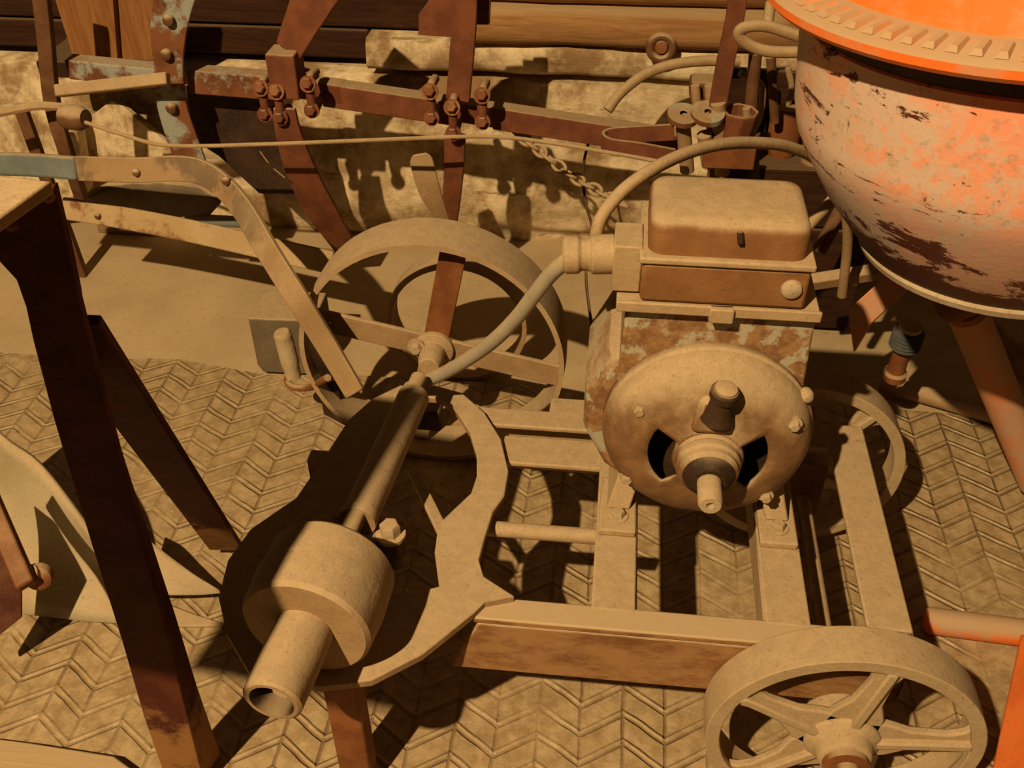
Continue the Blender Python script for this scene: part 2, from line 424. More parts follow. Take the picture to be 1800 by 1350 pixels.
def cart_wheel(y0, y1, rot, R=.187):
    """cast wheel: rim with a flat tread, five tapering spokes, hub and axle end; face at y0"""
    c = V((AX.x, y0, AX.z)); W = y1 - y0
    rim = MB().lathe([(R, 0), (R + .001, W * .5), (R, W), (R - .016, W), (R - .013, W * .6), (R - .013, .02), (R - .02, .012), (R - .02, 0)], c, (0, 1, 0), 72, loop=True)
    w = build('wheel', rim, 'wheel', cart, bev=.0015)
    for k in range(5):
        a = math.radians(rot + 72 * k); d = V((math.cos(a), 0, math.sin(a))); n = V((-math.sin(a), 0, math.cos(a)))
        pts = []
        for t, ww in ((.0, .045), (.06, .036), (.09, .021), (R - .05, .016), (R - .03, .022), (R - .013, .04)):
            pts.append((t, ww))
        poly = [c + d * t + n * q for t, q in pts] + [c + d * t - n * q for t, q in reversed(pts)]
        sp = MB().prism([p + V((0, .008, 0)) for p in poly], (0, .012, 0))
        sp.bar(c + d * .03 + V((0, .004, 0)), c + d * (R - .018) + V((0, .004, 0)), .014, .012, (0, -1, 0))
        build('spoke', sp, 'wheel', w, bev=.003)
    build('hub', MB().lathe([(0, .05), (.05, .05), (.052, .004), (.040, -.006), (.036, -.022), (.030, -.026), (0, -.026)], c, (0, 1, 0), 36), 'wheel', w, bev=.002)
    h = build('axle_cap', MB().lathe([(.031, -.026), (.031, -.034), (.024, -.036), (.017, -.036), (.017, -.05), (.013, -.054), (0, -.054)], c, (0, 1, 0), 32), 'rust', w)
    return w
FW = at(1480, 1310, z=.187)
cart_wheel(.812, .870, 79)
cart_wheel(1.37, 1.43, 50)
# horseshoe bracket: outer and inner outline in pairs, lying level on the frame's left end
OUT = [(703, 677), (760, 676), (812, 690), (852, 725), (881, 772), (894, 828), (886, 872), (866, 900), (852, 945), (842, 985), (850, 1012), (905, 1048), (852, 1058), (832, 1078), (742, 1150), (652, 1196), (560, 1206), (440, 1186), (398, 1112), (384, 1050), (400, 985), (440, 930), (520, 875), (572, 800), (612, 738), (655, 700)]
INN = [(722, 704), (755, 698), (786, 706), (806, 728), (826, 760), (838, 800), (838, 836), (828, 866), (800, 892), (776, 915), (768, 940), (764, 970), (768, 1000), (772, 1030), (730, 1040), (690, 1040), (650, 1030), (610, 1010), (600, 985), (600, 955), (612, 925), (630, 890), (650, 850), (668, 810), (688, 765), (706, 730)]
def ring_plate(outp, innp, z, t):
    o_ = Z(z, *outp); i_ = Z(z, *innp); n = len(o_); dn = V((0, 0, -t)); mb = MB()
    vs = o_ + i_ + [p + dn for p in o_] + [p + dn for p in i_]; fs = []
    for k in range(n):
        j = (k + 1) % n
        fs += [(k, j, n + j, n + k), (2 * n + k, 3 * n + k, 3 * n + j, 2 * n + j), (k, 2 * n + k, 2 * n + j, j), (n + k, n + j, 3 * n + j, 3 * n + k)]
    return mb.add(vs, fs)
build('bracket_plate', ring_plate(OUT, INN, RZ + .012, .014), 'tan', cart, bev=.002)
b0 = at(640, 1215, z=.0)
lg = V((-.335, .80, 0))
build('prop_leg', MB().bar(lg + V((0, 0, .008)), lg + V((0, .0, RZ - .004)), .05, .035, (0, -1, 0)), 'rust', cart, bev=.004)
lg2 = V((-.46, 1.18, 0))
build('prop_leg', MB().bar(lg2 + V((0, 0, .008)), lg2 + V((0, .0, RZ - .004)), .04, .03, (0, -1, 0)), 'iron', cart, bev=.004)
build('stay_rod', MB().bar(at(728, 832, z=.30), at(778, 935, z=.325), .018, .010, (0, 0, 1)), 'dustall', cart, bev=.002)

# ---------------------------------------------------------------- countershaft with belt pulleys
AXD = V((.095, 1, 0)).normalized()
SH0 = V((-.352, .752, RZ + .012 + .090))
def sh(d): return SH0 + AXD * d
shaft = thing('belt_countershaft', 'dusty countershaft with a wide belt drum bolted to the horseshoe bracket', 'countershaft', sh(.2) - V((0, 0, .11)))
build('belt_drum', MB().lathe([(.030, .0), (.080, .0), (.085, .006), (.088, .055), (.085, .105), (.080, .111), (.04, .111)], sh(0), AXD, 56), 'tan', shaft)
build('belt_drum_web', MB().lathe([(0, .012), (.079, .012), (.079, .10), (0, .10)], sh(0), AXD, 40), 'tan', shaft)
build('small_pulley', MB().lathe([(.022, .02), (.037, .02), (.038, -.05), (.037, -.104), (.033, -.107), (.028, -.107)], sh(0), AXD, 40), 'tan', shaft)
build('bore', MB().lathe([(.028, -.107), (.026, -.10), (.025, -.03), (0, -.03)], sh(0), AXD, 40), 'black', shaft)  # cavity wall coloured black for the shade inside it
build('shaft_end', MB().cyl(sh(-.088) + V((.004, 0, -.006)), sh(-.02) + V((.004, 0, -.006)), .012), 'pale', shaft)
build('bearing_tube', MB().lathe([(0, .20), (.027, .20), (.028, .21), (.026, .22), (.026, .485), (.024, .49), (0, .49)], sh(0) + V((0, 0, -.012)), AXD, 32), 'tan', shaft)
build('shaft', MB().cyl(sh(.09), sh(.52), .014), 'iron', shaft)
c1_ = sh(.205)
build('bearing_block', MB().box(c1_.x - .06, c1_.x + .06, c1_.y - .025, c1_.y + .025, RZ + .0125, RZ + .070), 'black', shaft, bev=.006)
for dx in (-.050, .046):
    p = c1_ + V((dx, -.005, 0)); p.z = RZ + .070
    build('nut', hexbolt(p, (0, 0, 1), .015, .018), 'bolt', shaft)
c2 = sh(.505)
build('bearing_block', MB().box(c2.x - .04, c2.x + .04, c2.y - .015, c2.y + .015, RZ + .0125, RZ + .055), 'black', shaft, bev=.006)

# ---------------------------------------------------------------- electric motor
MX, MZ = .153, .497
motor = thing('electric_motor', 'dust-covered electric motor with terminal box standing on the cart', 'motor', (MX, 1.12, RZ))
mo = V((MX, 0, MZ))
def mpt(x, y, z): return V((MX + x, y, z))
b = MB().lathe([(0, 1.345), (.13, 1.345), (.161, 1.325), (.165, 1.30), (.165, 1.16), (.16, 1.135), (.150, 1.128), (0, 1.128)], mo + V((-.018, 0, 0)), (0, 1, 0), 14, phase=PI / 14)
hs = build('housing', b, 'motor', motor, bev=.006, ang=20)
nk = MB().hexa([mpt(-.135, 1.122, .53), mpt(.128, 1.122, .53), mpt(.128, 1.33, .53), mpt(-.135, 1.33, .53), mpt(-.128, 1.122, .702), mpt(.122, 1.122, .702), mpt(.122, 1.33, .702), mpt(-.128, 1.33, .702)])
build('neck', nk, 'motor', motor, bev=.004)
# end shield: domed cover with two vent openings beside the hub
prof = [(.150, 1.128), (.150, 1.112), (.147, 1.108), (.146, 1.098), (.140, 1.086), (.129, 1.075), (.115, 1.068), (.100, 1.063), (.084, 1.060), (.070, 1.056), (.050, 1.052), (.044, 1.048)]
def keep(i, a):
    # angles run around the axis; vents left and right of the hub
    r = prof[i][0]
    if not (.050 < r <= .085): return True
    x, z = math.cos(a), math.sin(a)
    return not (abs(x) > .68 and -.74 < z * VS < .52)
VS = 1
ax_, u_, w_ = frame((0, 1, 0)); VS = 1 if w_.z > 0 else -1
build('end_shield', MB().lathe(prof, mo, (0, 1, 0), 72, keep=keep), 'shield', motor, solid=.006, ang=30)
build('fan_guard', MB().lathe([(0, 1.112), (.125, 1.112), (.125, 1.12), (0, 1.12)], mo, (0, 1, 0), 40), 'black', motor)
build('bearing_cap', MB().lathe([(0, 1.065), (.047, 1.065), (.047, 1.050), (.043, 1.046), (.045, 1.042), (.045, 1.034), (.041, 1.030), (.041, 1.022), (.034, 1.016), (.028, 1.012), (.024, 1.004), (0, 1.004)], mo, (0, 1, 0), 48), 'shield', motor, ang=25)
build('shaft', MB().lathe([(0, 1.02), (.0165, 1.02), (.0165, .962), (.014, .958), (.006, .958), (.004, .964), (0, .964)], mo, (0, 1, 0), 28), 'bolt', motor)
for sx in (-.060, .060):
    pass
lug = MB().lathe([(.024, 0), (.020, .010), (.016, .025), (.016, .038), (.0195, .041), (.0195, .052), (.017, .055), (0, .055)], mpt(.004, 1.056, .570), (0.10, -.14, 1), 24)
build('oil_cup', lug, 'black', motor, ang=30)
build('oil_cup_lid', MB().lathe([(0, .0545), (.015, .0545), (.015, .058), (.009, .060), (0, .060)], mpt(.004, 1.056, .570), (0.10, -.14, 1), 20), 'dustall', motor)
build('grease_seal', MB().lathe([(.036, 1.016), (.033, 1.010), (.022, 1.002), (0, 1.002)], mo, (0, 1, 0), 36), 'black', motor)
build('web', MB().hexa([mpt(-.03, 1.045, .545), mpt(.03, 1.045, .545), mpt(.03, 1.07, .545), mpt(-.03, 1.07, .545), mpt(-.02, 1.055, .60), mpt(.02, 1.055, .60), mpt(.02, 1.08, .60), mpt(-.02, 1.08, .60)]), 'shield', motor, bev=.008)
for a, q in ((148, .118), (26, .125), (-42, .128), (215, .132)):
    p = mpt(math.cos(math.radians(a)) * q, 1.076 if q < .13 else 1.083, MZ + math.sin(math.radians(a)) * q)
    build('bolt', hexbolt(p, (0, -1, 0), .008, .010), 'bolt', motor)
build('bolt', roundbolt(mpt(.127, 1.112, .575), (.4, -1, .1), .011, .014), 'bolt', motor)
for x0 in (.008, .248):
    f = MB().box(x0, x0 + .056, 1.045, 1.16, RZ + .001, RZ + .014)
    sx = x0 + (.056 if x0 < .1 else 0)
    f.hexa([(x0 + .01, 1.09, RZ + .014), (x0 + .046, 1.09, RZ + .014), (x0 + .046, 1.28, RZ + .014), (x0 + .01, 1.28, RZ + .014)] +
           [(x0 + .012 + (.02 if x0 < .1 else -.02), 1.12, .42), (x0 + .044 + (.02 if x0 < .1 else -.02), 1.12, .42), (x0 + .044 + (.02 if x0 < .1 else -.02), 1.27, .42), (x0 + .012 + (.02 if x0 < .1 else -.02), 1.27, .42)])
    build('foot', f, 'dustall', motor, bev=.003)
    build('foot_bolt', hexbolt((x0 + .028, 1.075, RZ + .014), (0, 0, 1), .011, .010), 'bolt', motor)
# tray, terminal box and lid
tr = MB().box(MX - .142, MX + .125, 1.108, 1.30, .702, .708); tr.box(MX - .142, MX + .125, 1.104, 1.110, .700, .716)
tr.box(MX - .02, MX + .012, 1.098, 1.110, .694, .716)
build('tray', tr, 'dustall', motor, bev=.002)
tb = MB().box(MX - .112, MX + .104, 1.118, 1.268, .709, .770)
box = build('terminal_box', tb, 'mbox', motor, bev=.006)
build('box_rim', MB().box(MX - .116, MX + .108, 1.114, 1.272, .769, .779), 'dustall', motor, bev=.003)
def rrect(x0, x1, y0, y1, r, z, n=6):
    o = []
    for cx, cy, a0 in ((x1 - r, y1 - r, 0), (x0 + r, y1 - r, 90), (x0 + r, y0 + r, 180), (x1 - r, y0 + r, 270)):
        for k in range(n + 1):
            a = math.radians(a0 + 90 * k / n); o.append(V((cx + r * math.cos(a), cy + r * math.sin(a), z)))
    return o
lid = MB(); X0, X1, Y0, Y1 = MX - .106, MX + .098, 1.124, 1.262
rings = [rrect(X0, X1, Y0, Y1, .022, .778), rrect(X0, X1, Y0, Y1, .022, .812), rrect(X0 + .002, X1 - .002, Y0 + .002, Y1 - .002, .022, .820), rrect(X0 + .007, X1 - .007, Y0 + .007, Y1 - .007, .02, .826), rrect(X0 + .018, X1 - .018, Y0 + .018, Y1 - .018, .016, .829)]
vs = [p for r_ in rings for p in r_]; n_ = len(rings[0]); fs = []
for i in range(len(rings) - 1):
    for k in range(n_): fs.append((i * n_ + k, i * n_ + (k + 1) % n_, (i + 1) * n_ + (k + 1) % n_, (i + 1) * n_ + k))
fs += [tuple(range(n_))[::-1], tuple((len(rings) - 1) * n_ + k for k in range(n_))]
build('terminal_lid', lid.add(vs, fs), 'mbox', motor, ang=50)
build('lid_catch', MB().bar(mpt(.006, 1.122, .820), mpt(.009, 1.119, .803), .008, .006, (0, -1, 0)), 'black', motor, bev=.002)
build('screw', MB().dome(mpt(.082, 1.118, .742), (0, -1, 0), .014, .008, 18), 'pale', motor)
gl = MB().box(MX - .150, MX - .112, 1.135, 1.20, .712, .782)
gl.lathe([(0, 0), (.027, 0), (.027, .03), (.022, .034), (.022, .046), (.026, .048), (.026, .066), (.021, .07), (0, .07)], mpt(-.148, 1.165, .752), (-1, -.05, -.05), 18)
build('cable_gland', gl, 'dustall', motor, bev=.004)

# cable from gland down to the countershaft
pp = [(1046, 437, 1.163), (1010, 450, 1.168), (972, 478, 1.18), (938, 520, 1.195), (905, 562, 1.21), (860, 605, 1.235), (800, 645, 1.27), (755, 667, 1.30), (720, 681, 1.33)]
tag(build('power_cable', MB().tube(smooth([at(a, b_, y=c) for a, b_, c in pp]), .0115, 14), 'cable', loc=at(720, 681, y=1.33)),
    'thick grey cable drooping from the motor terminal box to the countershaft', 'cable')
pp = [(1046, 425, 1.215), (1056, 385, 1.23), (1090, 340, 1.26), (1140, 302, 1.30), (1200, 272, 1.36), (1260, 255, 1.42), (1320, 251, 1.48), (1385, 258, 1.54), (1440, 285, 1.60), (1480, 340, 1.66), (1490, 420, 1.70), (1480, 520, 1.72)]
tag(build('dusty_hose', MB().tube(smooth([at(a, b_, y=c) for a, b_, c in pp]), .0095, 12), 'tan', loc=at(1046, 425, y=1.2)),
    'dusty tan hose arching above the motor towards the orange mixer', 'hose')

# ---------------------------------------------------------------- concrete mixer
mc = V((.521, 1.299, 1.108)); ma = V((-.102, -.013, .995)).normalized()
mixer = thing('concrete_mixer', 'worn orange concrete mixer with a toothed drum ring beside the motor', 'concrete mixer', (.62, 1.35, 0))
def mlathe(prof, n=96): return MB().lathe(prof, mc, ma, n)
# the drum keeps its own origin so that its paint follows it
def build_at(name, mb, mat, parent, org, **k):
    o_ = build(name, mb, mat, parent, **k); d_ = V(org) - parent_loc(parent)
    o_.data.transform(Matrix.Translation(-d_)); o_.location = d_; return o_
build_at('drum', mlathe([(0, -.395), (.150, -.390), (.192, -.380), (.200, -.372), (.215, -.355), (.262, -.285), (.292, -.225), (.304, -.195), (.308, -.165), (.308, -.05), (.300, -.046), (.300, -.02), (.29, .0)]), 'mixer', mixer, mc, ang=60)
build_at('drum_seam', mlathe([(.198, -.378), (.206, -.378), (.210, -.368), (.206, -.360), (.20, -.366)]), 'pale', mixer, mc)
build_at('ring_gap_shade', mlathe([(.301, -.046), (.306, -.046), (.314, -.030), (.314, -.012), (.30, -.012)]), 'black', mixer, mc)  # black strip in place of the shade in the gap under the ring
rg = mlathe([(.298, -.008), (.356, -.012), (.361, -.006), (.361, .003), (.352, .008), (.298, .012)])
NT = 92
ax_, u_, w_ = frame(ma)
for k in range(NT):
    a = 2 * PI * k / NT; d = u_ * math.cos(a) + w_ * math.sin(a); tn = ma.cross(d)
    c = mc + ma * .009
    q = [c + d * .314 - tn * .0055, c + d * .350 - tn * .0065, c + d * .350 + tn * .0065, c + d * .314 + tn * .0055]
    rg.hexa(q + [c + d * .318 - tn * .003 + ma * .006, c + d * .344 - tn * .0035 + ma * .005, c + d * .344 + tn * .0035 + ma * .005, c + d * .318 + tn * .003 + ma * .006])
build_at('ring_gear', rg, 'orange', mixer, mc, ang=30)
build_at('drum_cone', mlathe([(.304, .006), (.300, .016), (.285, .04), (.22, .18), (.19, .24), (.186, .24), (.21, .18)]), 'orange_top', mixer, mc)
def tubep(name, p0, p1, r, mat, n=20): return build(name, MB().lathe([(0, 0), (r * .8, 0), (r, r * .2), (r, (V(p1) - V(p0)).length - r * .2), (r * .8, (V(p1) - V(p0)).length), (0, (V(p1) - V(p0)).length)], p0, V(p1) - V(p0), n), mat, mixer)
f0, f1 = at(1628, 1090, z=.033), at(1800, 1112, z=.033)
d = (f1 - f0).normalized()
tubep('base_tube', f0, f0 + d * .62, .024, 'orange')
g0, g1 = at(1548, 672, z=.028), at(1790, 742, z=.028)
d2 = (g1 - g0).normalized()
tubep('base_tube', g0, g0 + d2 * .65, .020, 'tan')
lt = at(1700, 545, y=1.46); lb = at(1822, 850, z=.05)
tubep('leg', lt, lb, .033, 'pink')
tubep('leg', lt, V((g0.x + .42, (g0 + d2 * .42).y, .035)), .028, 'iron')
tubep('leg', mc - ma * .34 + V((.14, -.10, -.02)), f0 + d * .45 + V((0, 0, .02)), .028, 'orange')
tubep('pivot', mc - ma * .45, mc - ma * .36, .07, 'rust')
tubep('cross_tube', lt + V((-.03, 0, .005)), mc - ma * .42 + V((.05, 0, 0)), .03, 'rust')
q0 = at(1790, 1420, z=.045); q1 = at(1850, 1130, z=.21)
build('stay_bar', MB().bar(q0, q1, .085, .02, (-.5, -.5, .5)), 'orange_bar', mixer, bev=.003)
build('stay_bar', MB().bar(q1, f0 + d * .5 + V((0, 0, .02)), .05, .02, (-.5, -.5, .5)), 'orange_bar', mixer, bev=.003)

# ---------------------------------------------------------------- large iron wheels behind the cart
def big_wheel(name, label, c, R, W, rot, ns, mat, hubr, sw, hub_mat='dustall'):
    t = thing(name, label, 'wheel', (c.x, c.y, 0))
    build('rim', MB().lathe([(R, -W / 2), (R + .002, 0), (R, W / 2), (R - .010, W / 2), (R - .009, 0), (R - .010, -W / 2)], c, (0, 1, 0), 80, loop=True), mat, t)
    for k in range(ns):
        a = math.radians(rot + 360 / ns * k); d = V((math.cos(a), 0, math.sin(a)))
        build('spoke', MB().bar(c + d * hubr * .6, c + d * (R - .008), sw, .010, (0, -1, 0)), 'rust' if k == 0 else 'tan', t, bev=.002)
    if hubr > .02:
        h = build('hub', MB().lathe([(0, -.07), (hubr * .5, -.07), (hubr * .62, -.05), (hubr * .62, -.02), (hubr, -.015), (hubr, .03), (0, .03)], c, (0, 1, 0), 28), hub_mat, t, bev=.002)
        build('hub_bolt', hexbolt(c + V((-hubr * .8, -.025, .015)), (0, -1, 0), .012, .012), 'bolt', h)
    return t
big_wheel('spoked_wheel', 'large dusty flat-rimmed iron wheel with flat spokes standing behind the cart', V((-.338, 1.575, .272)), .262, .10, 78, 4, 'dustall', .04, .05)
big_wheel('narrow_iron_wheel', 'smaller rusty iron ring wheel standing behind the large spoked wheel', V((-.335, 1.84, .158)), .158, .06, 30, 0, 'tan', .01, .03)

# ---------------------------------------------------------------- bent handle bars
hp = [(-60, 286, 1.90), (0, 288, 1.88), (60, 290, 1.86), (137, 296, 1.84)]
pth = [(137, 296, 1.84), (240, 299, 1.82), (310, 296, 1.80), (355, 303, 1.79), (395, 330, 1.74), (430, 372, 1.66), (470, 440, 1.57), (520, 520, 1.485), (570, 600, 1.455), (625, 692, 1.40)]
hd = thing('bent_lever', 'bent flat iron handle sweeping from blue grip down to the drive bracket', 'handle', at(625, 692, y=1.40))
sm = smooth([at(a, b_, y=c) for a, b_, c in pth], 5)
wds = [.052 if i < len(sm) * .5 else .052 - .012 * (i / len(sm) - .5) * 2 for i in range(len(sm))]
build('bar', MB().strip(sm, wds, .012, (-.1, -1, .35)), 'lever', hd, bev=.002)
build('grip', MB().strip(smooth([at(a, b_, y=c) for a, b_, c in hp], 4), .05, .022, (-.1, -1, .35)), 'blue', hd, bev=.006)
for px, py, yy in ((240, 303, 1.81), (398, 318, 1.725)):
    build('rivet', roundbolt(at(px, py, y=yy), (0, -1, .35), .009, .008), 'iron', hd)
lb_ = thing('flat_bar', 'pale flat iron bar with rust patches lying low below the bent handle', 'bar', at(560, 452, z=.05))
pb = smooth([at(112, 366, y=1.98), at(200, 380, y=1.96), at(330, 405, y=1.92), at(450, 432, y=1.89), at(585, 462, y=1.86)], 5)
build('bar', MB().strip(pb, .052, .014, (0, -1, .5)), dusty('pale_bar_rust_spots', (.40, .28, .14), (.45, .33, .18), sc=8, c3=(.17, .05, .015), t3=.60, base_dust=.1, lo=.6, hi=1.2), lb_, bev=.003)
build('rivet', roundbolt(at(172, 380, y=1.955), (0, -1, .5), .008, .006), 'iron', lb_)

# smooth grey plate below the bent handle
gp = [V(p) for p in Y(2.02, (150, 350), (190, 330), (280, 325), (350, 335), (390, 358), (370, 380), (300, 385), (200, 372))]
o_ = tag(build('oval_plate', MB().prism([p for p in gp], (0, .02, .012)), 'grey', bev=.006, loc=at(270, 385, y=1.98)), 'smooth grey rounded plate leaning under the bent handle', 'plate')
o_ = tag(build('blue_rod', MB().cyl(at(330, 385, y=2.03), at(450, 392, y=2.00), .014), 'blue', loc=at(390, 390, y=2.0)), 'short blue painted rod lying behind the pale flat bar', 'rod')

# ---------------------------------------------------------------- block with hook
blk = [V((-.655, 1.71, .009)), V((-.50, 1.70, .009))]
P0 = at(455, 655, z=.009); P1 = at(566, 660, z=.009)
dx = (P1 - P0); dxn = dx.normalized(); dy = V((0, 1, 0))
bx = []
h = .155
poly = [P0 + dxn * .012, P1 - dxn * .006, P1 + V((0, 0, .018)), P1 + V((0, 0, h)), P0 + V((0, 0, h)), P0 + V((0, 0, .022))]
tag(build('concrete_block', MB().prism(poly, dy * .12), 'grey', bev=.004, loc=P0), 'squat dark grey block with a dusty top left of the large wheel', 'block')
hk = thing('crank_handle', 'small crank with a pale worn grip in front of the grey block', 'crank', at(520, 672, z=.10))
build('grip', MB().tube(smooth([at(495, 583, y=1.63), at(500, 600, y=1.63), at(508, 630, y=1.625), at(516, 662, y=1.62)], 4), [.015] + [.019] * 3 + [.0195] * 6 + [.017] * 3, 16), 'bolt', hk)
build('rod', MB().tube(smooth([at(514, 650, y=1.62), at(505, 668, y=1.615), at(515, 680, y=1.60), at(540, 682, y=1.585), at(555, 676, y=1.54), at(576, 664, y=1.50)], 5), .0075, 12), 'rust', hk)

# dark flat bar running on below the handle to the floor
tag(build('dark_flat_bar', MB().bar(at(558, 560, y=1.49), at(590, 735, z=.03), .055, .012, (-.3, -1, .3)), 'black', bev=.002, loc=at(592, 720, z=.04)), 'blackened flat bar standing beside the crank in the handle shadow', 'bar')

# ---------------------------------------------------------------- bench on the left
bench = thing('work_bench', 'dark red painted iron bench with a dusty top at the left edge', 'bench', (-.66, .9, 0))
TZ = 1.059
c1 = at(90, 318, z=TZ); c2 = at(-10, 388, z=TZ); e = (c2 - c1); c3 = c1 + e * ((.25 - c1.y) / e.y)
c4 = at(0, 308, z=TZ); e2 = (c4 - c1); c5 = c1 + e2 * 6
build('top', MB().prism([c1, c2, c3, c3 + e2 * 6, c5], (0, 0, -.012)), dusty('dusty_bench_top', (.30, .19, .075), (.36, .24, .11), lo=.3, hi=.8), bench, bev=.002)
yt, yb = c1.y + .012, .755
def by(r): return yt + (yb - yt) * (r - 330) / (1350 - 330)
right = [(93, 327), (118, 430), (136, 515), (138, 530), (160, 615), (200, 770), (250, 960), (300, 1140), (330, 1265), (352, 1350), (366, 1408)]
left = [(-45, 424), (-20, 440), (28, 492), (45, 540), (58, 600), (95, 740), (160, 955), (215, 1130), (252, 1258), (284, 1350), (300, 1408)]
L_ = [at(a, b_, y=by(b_)) for a, b_ in left]; R_ = [at(a, b_, y=by(b_)) for a, b_ in right]
L_[-1].z = R_[-1].z = .009
mb = MB(); n = len(L_); bk = V((0, .010, 0))
vs = L_ + R_ + [p + bk for p in L_] + [p + bk for p in R_]; fs = [(0, n, 3 * n, 2 * n), (n - 1, 3 * n - 1, 4 * n - 1, 2 * n - 1)]
for i in range(n - 1):
    fs += [(i, i + 1, n + i + 1, n + i), (2 * n + i, 3 * n + i, 3 * n + i + 1, 2 * n + i + 1), (i, 2 * n + i, 2 * n + i + 1, i + 1), (n + i, n + i + 1, 3 * n + i + 1, 3 * n + i)]
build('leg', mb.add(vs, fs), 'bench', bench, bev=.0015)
mb = MB()
R_ = R_[2:]; n = len(R_)
fl = [p + V((-.004, .01, 0)) for p in R_]
bb = [p + V((-.058 + .068 * i / (len(R_) - 1), .055, 0)) for i, p in enumerate(R_)]
vs = fl + bb + [p + V((-.008, 0, 0)) for p in fl] + [p + V((-.008, 0, 0)) for p in bb]; fs = [(0, n, 3 * n, 2 * n), (n - 1, 3 * n - 1, 4 * n - 1, 2 * n - 1)]
for i in range(n - 1):
    fs += [(i, i + 1, n + i + 1, n + i), (2 * n + i, 3 * n + i, 3 * n + i + 1, 2 * n + i + 1), (i, 2 * n + i, 2 * n + i + 1, i + 1), (n + i, n + i + 1, 3 * n + i + 1, 3 * n + i)]
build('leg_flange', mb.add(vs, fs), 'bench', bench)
bs = at(120, 560, y=by(560) + .02); be = at(398, 962, z=.04)
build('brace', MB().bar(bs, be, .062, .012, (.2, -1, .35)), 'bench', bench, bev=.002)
for px, py in ((84, 345), (20, 395)):
    build('bolt', roundbolt(at(px, py, y=by(py) - .002), (0, -1, 0), .006, .005), 'rust', bench)

# ---------------------------------------------------------------- plough lying bottom left
pl = thing('plough', 'overturned plough body with a worn pale mouldboard at the lower left', 'plough', at(200, 1095, z=.008))
def patch(rows, nu=14, nv=8, t=.008, bulge=.0):
    """a curved sheet through edge curves given as lists of points"""
    import itertools
    rs = [smooth(r_, 5) for r_ in rows]
    m = min(len(r_) for r_ in rs)
    cols = [smooth([r_[i * (len(r_) - 1) // (m - 1)] for r_ in rs], 5) for i in range(m)]
    k = len(cols[0]); vs = [p for c in cols for p in c]; fs = []
    for i in range(m - 1):
        for j in range(k - 1): fs.append((i * k + j, (i + 1) * k + j, (i + 1) * k + j + 1, i * k + j + 1))
    return MB().add(vs, fs)
up_ = [at(-60, 700, z=.30), at(0, 768, z=.28), at(62, 812, z=.26), at(120, 885, z=.22), at(172, 960, z=.16), at(200, 1000, z=.12)]
mid = [at(-60, 850, z=.13), at(20, 895, z=.13), at(80, 952, z=.12), at(135, 985, z=.10), at(175, 1000, z=.085), at(215, 1020, z=.07)]
low = [at(-60, 1075, z=.02), at(20, 1078, z=.02), at(90, 1085, z=.02), at(150, 1092, z=.02), at(210, 1096, z=.02), at(280, 1100, z=.02)]
build('mouldboard', patch([up_, mid, low]), 'share', pl, solid=.008, ang=60)
s1 = [at(215, 925, z=.13), at(255, 945, z=.115), at(300, 980, z=.09), at(345, 1012, z=.065), at(386, 1036, z=.04)]
s2 = [at(222, 990, z=.09), at(262, 1005, z=.08), at(305, 1025, z=.065), at(345, 1035, z=.05), at(387, 1039, z=.036)]
s3 = [at(228, 1042, z=.06), at(275, 1046, z=.055), at(310, 1046, z=.05), at(345, 1044, z=.042), at(388, 1041, z=.034)]
build('share_blade', patch([s1, s2, s3]), 'share', pl, solid=.006, ang=60)
tri = Z(.016, (225, 1040), (285, 1058), (345, 1080), (402, 1098), (340, 1100), (240, 1098))
build('landside', MB().prism(tri, (0, 0, -.008)), 'share', pl, bev=.002)
build('frog_bar', MB().bar(at(-30, 850, z=.34), at(48, 1030, z=.26), .03, .02, (.5, -1, .3)), 'lowdust', pl, bev=.004)
build('frog_plate', MB().prism([at(-40, 870, z=.30), at(5, 900, z=.28), at(40, 1000, z=.22), at(40, 1085, z=.12), at(-40, 1150, z=.10)], (-.01, .012, 0)), 'darkred', pl, bev=.003)
build('bolt', MB().dome(at(70, 1012, z=.245), (.3, -1, .4), .022, .018, 20), 'rust', pl)
build('bolt_shank', MB().cyl(at(52, 1010, z=.26), at(70, 1012, z=.245), .016), 'rust', pl)
pk = Z(.035, (-80, 1288), (60, 1306), (200, 1328), (260, 1372), (120, 1420), (-80, 1420))
tag(build('plank', MB().prism(pk, (0, 0, -.026)), 'plank', bev=.003, loc=at(60, 1340, z=.009)), 'pale dusty plank on the floor in the lower left corner', 'plank')

# ---------------------------------------------------------------- cultivator against the wall
CY = 2.1
cult = thing('cultivator', 'rusty old cultivator with flat curved tines lying along the whitewashed wall', 'cultivator', (-.5, CY, 0))
def beam(a, b_, h, mat='shank', dy=.045):
    p, q = at(*a, y=CY), at(*b_, y=CY)
    build('frame_bar', MB().hexa([p + V((0, 0, -h)), q + V((0, 0, -h)), q + V((0, dy, -h)), p + V((0, dy, -h)), p, q, q + V((0, dy, 0)), p + V((0, dy, 0))]), mat, cult, bev=.003)
beam((112, 106), (272, 122), .045, 'bluerust')
beam((325, 124), (478, 136), .055, 'bluerust')
beam((470, 133), (600, 152), .045)
beam((562, 147), (800, 182), .055)
beam((780, 178), (890, 196), .045)
beam((865, 190), (1195, 240), .052)
def tine(pts, w, y, t=.012, mat='shank', n=(0, -1, .25), name='tine'):
    return build(name, MB().strip(smooth([at(a, b_, y=y if not c else c[0]) for a, b_, *c in pts], 5), w, t, n), mat, cult, bev=.002)
tine([(70, -30), (80, 60), (92, 180), (118, 270), (145, 352, 2.2)], .034, 2.06, .02, 'iron')
tine([(322, -60), (306, 0), (296, 60), (297, 120), (303, 185), (325, 255), (352, 330)], [.090, .080, .074, .062, .066, .07, .07], 2.06, .012, 'bluerust', (.2, -1, .2))
